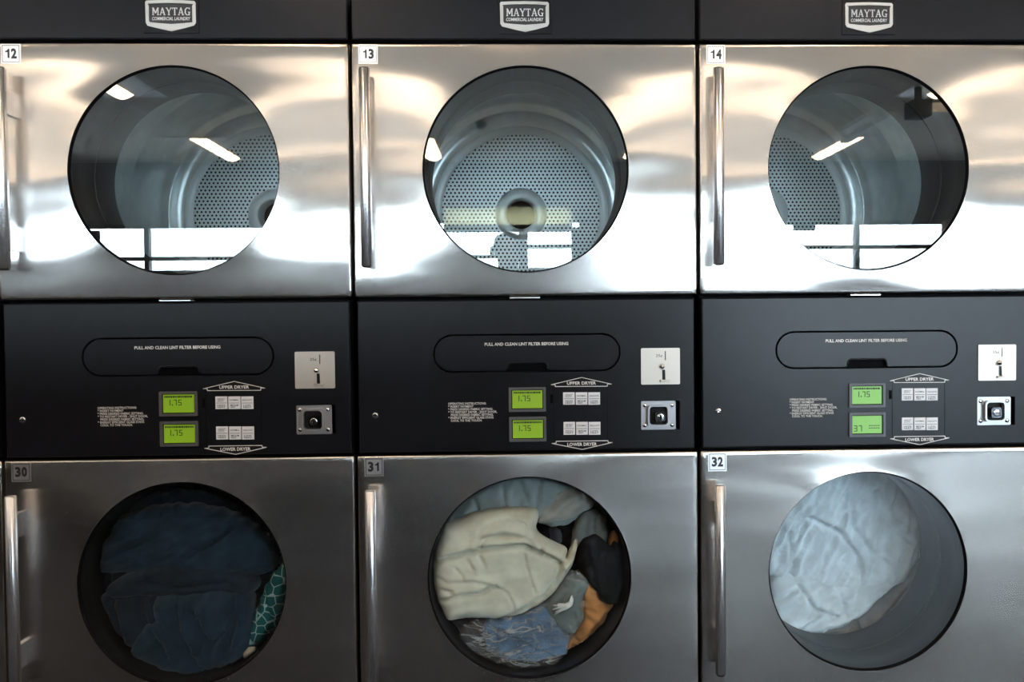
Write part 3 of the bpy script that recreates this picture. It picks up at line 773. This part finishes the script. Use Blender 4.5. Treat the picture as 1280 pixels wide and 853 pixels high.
# --- dryer 31: blanket, sheets, black clothes, jeans and a tied plastic bag, orange cloth
cloth('bed_sheet','blue-grey sheet bunched at the top of drum 31','sheet',[(545,668),(560,640),(590,604),(640,586),(690,588),(722,606),(735,640),(700,662),(665,652),(620,650),(580,660)],.120,.045,GREYSHEET,1,.05,
      [([(593,622),(600,640)],.005,.012,.003),([(570,640),(590,615)],.005,.010,.004),([(650,600),(662,630)],.006,.008,.004),([(675,600),(668,640)],.006,.010,.004),([(627,604),(632,630),(640,640)],.004,.010,.004)],.004,1.2)
cloth('pillow_case','pale cloth tucked into the top right of drum 31','cloth',[(664,655),(676,634),(697,606),(735,606),(756,622),(728,642),(706,652),(688,653)],.100,.035,PALE,2,.035,[([(700,640),(725,622)],.006,.008,.003),([(680,645),(690,625),(715,612)],.005,.008,.004)],.004,.4)
cloth('black_jacket','black garment behind the blanket on the right of drum 31','garment',[(660,655),(700,640),(745,615),(785,640),(800,690),(800,735),(785,770),(755,770),(730,745),(700,715),(672,680)],.170,.05,BLK,3,.05,(),.008,.8)
cloth('brown_garment','dark brown garment glimpsed beside the blanket flap in drum 31','garment',[(684,658),(700,655),(706,672),(700,686),(688,676)],.130,.02,DKPLUM,33,.02,(),.004,1.5)
cloth('grey_shirt','grey crumpled shirt hanging at the right of drum 31','shirt',[(718,652),(730,638),(748,637),(760,650),(760,676),(752,682),(741,670),(732,676),(722,690),(708,705),(714,676)],.110,.03,GREYC,4,.02,[([(733,645),(731,668)],.004,.010,.004),([(745,642),(742,664)],.004,.01,.003)],.006,1.4,(14,60))
cloth('knit_garment','rumpled black garment in front on the right of drum 31','garment',[(718,695),(722,680),(736,667),(750,670),(762,684),(768,672),(782,690),(796,720),(790,748),(774,754),(751,753),(748,738),(734,728),(722,714)],.085,.045,BLK,5,.03,[([(755,690),(760,730)],.006,.016,.006),([(735,680),(742,715),(752,740)],.006,.014,.005),([(768,690),(776,735)],.005,.012,.004)],.007,.9)
cloth('orange_scrap','small orange cloth end above the black garment in drum 31','cloth',[(759,668),(774,660),(774,682),(762,700)],.115,.015,ORANGE,6,.012,(),.003,1.2)
cloth('orange_sheet','orange crinkled sheet at the lower right of drum 31','sheet',[(716,708),(740,714),(752,752),(778,752),(790,775),(770,815),(735,840),(690,845),(706,800),(722,778),(724,750)],.103,.030,ORANGE,7,.03,[([(735,790),(755,765),(748,752)],.004,.009,.004),([(728,800),(745,785),(765,765)],.003,.007,.003),([(716,812),(738,800)],.004,.008,.003)],.009,2.4,(22,70))
cloth('sage_bundle','sage green cloth bundled inside the clear bag in drum 31','cloth',[(676,752),(700,727),(716,710),(737,722),(733,745),(724,756),(731,768),(726,782),(713,795),(698,782),(686,768)],.081,.040,SAGE,8,.022,[([(712,752),(716,740),(728,725)],.003,.008,.003),([(712,752),(705,738)],.003,.007,.003),([(708,755),(692,752)],.003,.006,.003),([(716,760),(722,780)],.003,.008,.003)],.004,.9,(20,70))
cloth('blue_jeans','blue jeans inside the clear bag at the bottom of drum 31','jeans',[(600,768),(640,764),(670,752),(690,742),(698,770),(712,790),(708,830),(680,850),(640,850),(610,840),(604,800)],.097,.045,DENIM,9,.03,[([(612,775),(640,790),(660,800),(690,815)],.004,.010,.005),([(660,760),(663,795)],.003,.007,.003),([(620,790),(625,825)],.003,.007,.003),([(650,812),(700,800)],.003,.007,.003)],.006,.5,(14,46))
cloth('dark_garment','dark bunched garment at the lower left of drum 31','garment',[(550,765),(580,762),(615,766),(616,800),(620,835),(585,825),(560,800)],.103,.035,DKPLUM,10,.03,[([(585,770),(600,800)],.004,.01,.003)],.007,1.9)
cloth('cream_blanket','thick cream blanket folded across drum 31','blanket',[(534,700),(536,672),(556,655),(572,648),(600,637),(640,632),(674,634),(673,650),(668,662),(690,676),(711,684),(706,699),(716,676),(724,672),(718,703),(706,722),(691,743),(664,761),(640,770),(626,773),(600,770),(572,772),(560,776),(544,758),(534,730)],.075,.048,CREAM,11,.035,
      [([(534,700),(566,690),(600,682),(655,676),(668,683),(690,692),(699,700)],.0055,.024,.010),      # deep fold between the two layers
       ([(600,681),(606,668),(630,663),(656,667),(664,672)],.005,.012,.006),
       ([(596,676),(600,658),(614,648),(636,643),(655,650),(662,664)],.004,.007,.004),
       ([(700,701),(692,722),(678,740),(655,757),(625,769)],.005,.014,.006),
       ([(553,746),(575,738),(600,736),(613,728),(620,727)],.0045,.013,.006),
       ([(548,716),(560,722),(590,721),(613,725)],.004,.007,.004),
       ([(620,727),(634,735),(641,748),(643,758)],.003,.005,.002),
       ([(654,678),(657,700),(664,722),(669,736)],.0025,.005,.002),
       ([(585,694),(592,706)],.004,.006,.002),([(570,704),(580,716)],.004,.006,.002),([(600,690),(606,700)],.004,.005,.002),
       ([(672,663),(678,690),(688,691)],.004,.010,.004),([(545,740),(552,730),(566,733)],.004,.010,.004)],.0028,.25,(7,26),.0045,jag=.002)
# clear bag skin with its twisted knot
bag = cloth('plastic_bag','clear plastic bag with a twisted knot over the jeans in drum 31','bag',[(570,780),(612,772),(645,770),(672,757),(690,742),(712,708),(738,722),(730,748),(734,772),(716,798),(704,830),(660,842),(610,830),(580,805)],.047,.020,FILMP,12,.03,[([(712,757),(690,748)],.003,.004,.004),([(712,757),(660,790),(612,775)],.003,.004,.005),([(712,757),(725,735)],.003,.004,.004)],.004,.4,(16,50),.006,.001)
KN = mat('bunched_plastic', (.85,.87,.88), .35)
kb = MB(); rr = random.Random(4); kx,kz = pix(713,756,.016)
for k in range(14):
    a = math.radians(rr.uniform(172,222) if k < 10 else rr.uniform(5,80)); l = rr.uniform(.028,.052) if k < 10 else rr.uniform(.010,.020); o_ = rr.uniform(-.005,.005)
    kb.tube([(kx,.019,kz+o_*.5),(kx+math.cos(a)*l*.4,.015,kz+math.sin(a)*l*.4+o_),(kx+math.cos(a)*l,.026,kz+math.sin(a)*l+o_)],[.0060,.0042,.0014],6)
kn = kb.build('knot', KN, bag, True); kn.location = -bag.location

TUCK = -P
# --- dryer 30: dark navy towels and a teal printed cloth
cloth('navy_towel','dark navy towel heaped at the top of drum 30','towel',[(100,712),(112,676),(150,645),(200,628),(260,628),(315,645),(348,680),(352,712),(300,722),(250,716),(200,712),(150,716)],.115,.055,NAVY,21,.045,[([(245,690),(285,668),(300,655)],.006,.012,.004),([(150,690),(190,672)],.006,.01,.004)],.007,.4)
cloth('navy_towel','dark navy towel rolled across the middle of drum 30','towel',[(130,735),(165,712),(200,703),(262,704),(318,710),(330,728),(310,748),(270,742),(225,745),(180,742),(150,750)],.090,.045,NAVY2,22,.03,[([(195,722),(235,728),(290,722)],.006,.012,.004)],.006,.2)
cloth('navy_towel','dark navy towel crumpled at the lower left of drum 30','towel',[(112,745),(150,735),(195,736),(222,760),(218,800),(190,830),(150,830),(120,790)],.103,.045,NAVY2,23,.035,[([(150,745),(165,790)],.006,.014,.005),([(185,745),(200,790)],.006,.012,.004)],.008,1.3)
cloth('navy_towel','dark navy towel looped down the middle of drum 30','towel',[(190,742),(230,736),(300,725),(322,742),(322,790),(315,838),(260,855),(225,850),(205,800)],.085,.050,NAVY,24,.035,[([(228,745),(232,780),(248,815),(262,835)],.006,.018,.008),([(250,760),(262,785),(275,795),(290,780)],.006,.016,.006),([(300,740),(302,770),(295,800)],.005,.014,.005)],.008,1.1)
cloth('navy_towel','dark navy towel corner at the bottom left of drum 30','towel',[(158,815),(178,780),(205,768),(232,795),(258,830),(262,860),(200,860)],.067,.035,NAVY,25,.03,[([(195,785),(215,815)],.005,.012,.004)],.006,.7)
cloth('printed_sheet','teal cloth with white line print at the right of drum 30','sheet',[(306,815),(310,788),(320,760),(335,728),(344,710),(370,696),(376,740),(368,780),(345,820),(322,832)],.085,.035,TEAL,26,.025,[([(335,740),(345,775),(330,805)],.004,.009,.004)],.005,1.2)
cloth('white_scrap','small white cloth corner below the teal print in drum 30','cloth',[(304,810),(322,808),(326,816),(312,826),(303,824)],.046,.008,WHITE,27,.01,(),.002,jag=.001)
cloth('navy_towel','dark navy towel behind the others, showing at the left and top of drum 30','towel',[(110,760),(108,710),(125,665),(160,625),(225,608),(290,622),(330,660),(345,720),(320,760),(220,780),(140,790)],.165,.03,NAVY2,28,.04,[([(150,650),(200,635),(260,640)],.006,.012,.005)],.008,.5)

TUCK = None
# --- dryer 32: pale sheets
cloth('pale_sheet','pale blue sheet heaped across the top of drum 32','sheet',[(930,690),(945,640),(985,600),(1030,575),(1090,580),(1130,610),(1150,660),(1145,705),(1110,735),(1060,742),(1000,735),(955,725)],.330,.06,SKY,41,.05,[([(1000,640),(1040,660),(1060,690),(1066,730)],.006,.016,.006),([(1050,620),(1055,650),(1075,680),(1100,700)],.006,.014,.006),([(1085,610),(1100,650),(1125,670)],.006,.012,.005),([(975,660),(985,700)],.006,.012,.004)],.015,1.1)
cloth('draped_sheet','pale blue sheet hanging in folds in the middle of drum 32','sheet',[(955,715),(1000,712),(1058,728),(1105,712),(1118,724),(1090,752),(1062,776),(1020,790),(980,790),(950,760)],.300,.045,SKY,42,.03,[([(1068,730),(1060,757),(1030,768)],.005,.016,.006),([(990,725),(1010,755),(1040,765)],.005,.014,.006),([(1040,730),(1048,752)],.004,.010,.004)],.010,.6)
cloth('grey_sheet','light grey sheet at the lower right of drum 32','sheet',[(1062,770),(1095,748),(1120,715),(1155,690),(1160,740),(1140,790),(1100,825),(1050,825)],.318,.04,STONE,43,.03,[([(1090,775),(1115,745),(1135,720)],.005,.012,.005)],.006,.8)
cloth('grey_sheet','light grey sheet lying across the bottom of drum 32','sheet',[(925,730),(960,765),(1010,782),(1065,765),(1085,790),(1060,830),(990,830),(940,800)],.312,.04,STONE,44,.03,[([(965,790),(1005,795),(1050,780)],.005,.012,.005)],.006,.3)

# ---------------------------------------------------------------- person with a camera, standing behind the viewpoint (seen only as a reflection)
SKIN = speckle(mat('skin', (.42,.27,.20), .55), (.39,.25,.185), (.45,.29,.215), 30, 3); JACKET = cloth_mat('dark_jacket_cloth', (.022,.023,.027)); TROUS = cloth_mat('dark_trouser_cloth', (.018,.02,.03))
HAIR = mat('dark_hair', (.012,.010,.009), .5); SHOE = mat('shoe_leather', (.02,.02,.02), .5)
def skinned(name, pts, edges, m, parent, root=0, sub=2):
    me = bpy.data.meshes.new(name); me.from_pydata([p[:3] for p in pts], edges, []); me.update()
    o = bpy.data.objects.new(name, me); COL.objects.link(o)
    md = o.modifiers.new('skin','SKIN'); md.use_smooth_shade = True
    for i,p in enumerate(pts):
        sv = me.skin_vertices[0].data[i]; sv.radius = (p[3], p[4] if len(p) > 4 else p[3]); sv.use_root = (i == root)
    s2 = o.modifiers.new('sub','SUBSURF'); s2.levels = sub; s2.render_levels = sub
    dg = bpy.context.evaluated_depsgraph_get(); dg.update()
    m2 = bpy.data.meshes.new_from_object(o.evaluated_get(dg)); bpy.data.objects.remove(o)
    m2.materials.clear(); m2.materials.append(m); m2.name = name
    return link(name, m2, parent)
pr = empty('person', (-.045,-2.46,0), 'person in dark clothes holding a camera at chest height, behind the viewpoint', 'person')
pts = [(0,0,.84,.13,.10),(0,0,.98,.125,.09),(0,.0,1.14,.14,.095),(0,-.005,1.27,.13,.085),(0,.005,1.345,.048),(0,.02,1.40,.058,.066),(0,.025,1.47,.072,.086),(0,.015,1.535,.062,.075)]
edges = [(i,i+1) for i in range(7)]
def chain(start, lst):
    prev = start
    for p in lst:
        pts.append(p); edges.append((prev,len(pts)-1)); prev = len(pts)-1
    return prev
for s_ in (-1,1):
    chain(0, [(s_*.085,0,.78,.085),(s_*.095,.01,.45,.055),(s_*.10,-.02,.10,.038),(s_*.10,.01,.05,.038),(s_*.105,.12,.03,.030)])
    w = chain(3, [(s_*.165,-.005,1.265,.052),(s_*.215,-.02,1.02,.038),(s_*.125,.17,1.075,.027),(s_*.105,.20,1.085,.026)])
    for k in range(4):
        zz = 1.115-.02*k; L_ = (.9,1,.95,.75)[k]
        chain(w, [(s_*.098,.222,zz,.0095),(s_*.088,.246,zz,.0090),(s_*(.088-.022*L_),.258,zz,.0085),(s_*(.088-.040*L_),.250,zz,.0078)])
    chain(w, [(s_*.085,.200,1.115,.011),(s_*.066,.195,1.125,.0095),(s_*.050,.197,1.120,.0085)])
pts.append((0,.112,1.455,.012)); edges.append((6,len(pts)-1))      # nose
skinned('body', pts, edges, SKIN, pr)
jk = [(0,0,.80,.165,.125),(0,0,.98,.155,.115),(0,0,1.14,.165,.12),(0,-.005,1.28,.15,.10),(0,.0,1.35,.075)]
je = [(0,1),(1,2),(2,3),(3,4)]
for s_ in (-1,1):
    n = len(jk); jk += [(s_*.17,-.005,1.27,.068),(s_*.22,-.02,1.02,.052),(s_*.135,.155,1.072,.038)]; je += [(3,n),(n,n+1),(n+1,n+2)]
skinned('jacket', jk, je, JACKET, pr)
tr_ = [(0,0,.86,.15,.115),(0,0,.80,.15,.115)]; te = [(0,1)]
for s_ in (-1,1):
    n = len(tr_); tr_ += [(s_*.085,0,.72,.10),(s_*.095,.01,.45,.072),(s_*.10,-.02,.09,.060)]; te += [(1,n),(n,n+1),(n+1,n+2)]
skinned('trousers', tr_, te, TROUS, pr)
for s_ in (-1,1):
    skinned('shoe', [(s_*.10,-.04,.045,.044),(s_*.10,.06,.045,.046),(s_*.105,.15,.036,.036)], [(0,1),(1,2)], SHOE, pr, 0, 1)
skinned('hair', [(0,-.02,1.42,.075,.06),(0,-.015,1.50,.085,.085),(0,.012,1.555,.066,.080)], [(0,1),(1,2)], HAIR, pr, 0, 2)
for s_ in (-1,1):
    MB().ring([(.012,.0),(.010,.004),(.001,.006)],12,s_*.03,0).build('eye', BLKINK, pr, True, False, (0,.103,1.482)).rotation_euler = (0,0,PI)
    skinned('ear', [(s_*.078,.01,1.49,.012,.007),(s_*.082,.005,1.462,.016,.007),(s_*.078,.015,1.44,.009,.006)], [(0,1),(1,2)], SKIN, pr, 0, 1)
MB().tube([(-.022,.093,1.420),(0,.099,1.417),(.022,.093,1.420)],.005,8).build('mouth', mat('lip', (.30,.14,.12), .5), pr, True)
pc = empty('photo_camera', (CX,-2.235,1.06), 'black camera held in both hands behind the viewpoint', 'camera')
MB().box(-.068,.068,-.022,.030,.0,.095).build('camera_body', BACKING, pc); MB().box(-.025,.025,-.02,.025,.095,.118).build('viewfinder', BACKING, pc)
MB().ring([(.034,.03),(.036,.05),(.036,.078),(.030,.080),(.026,.070),(.001,.068)],40,0,.05).build('lens', SHOE, pc, True)
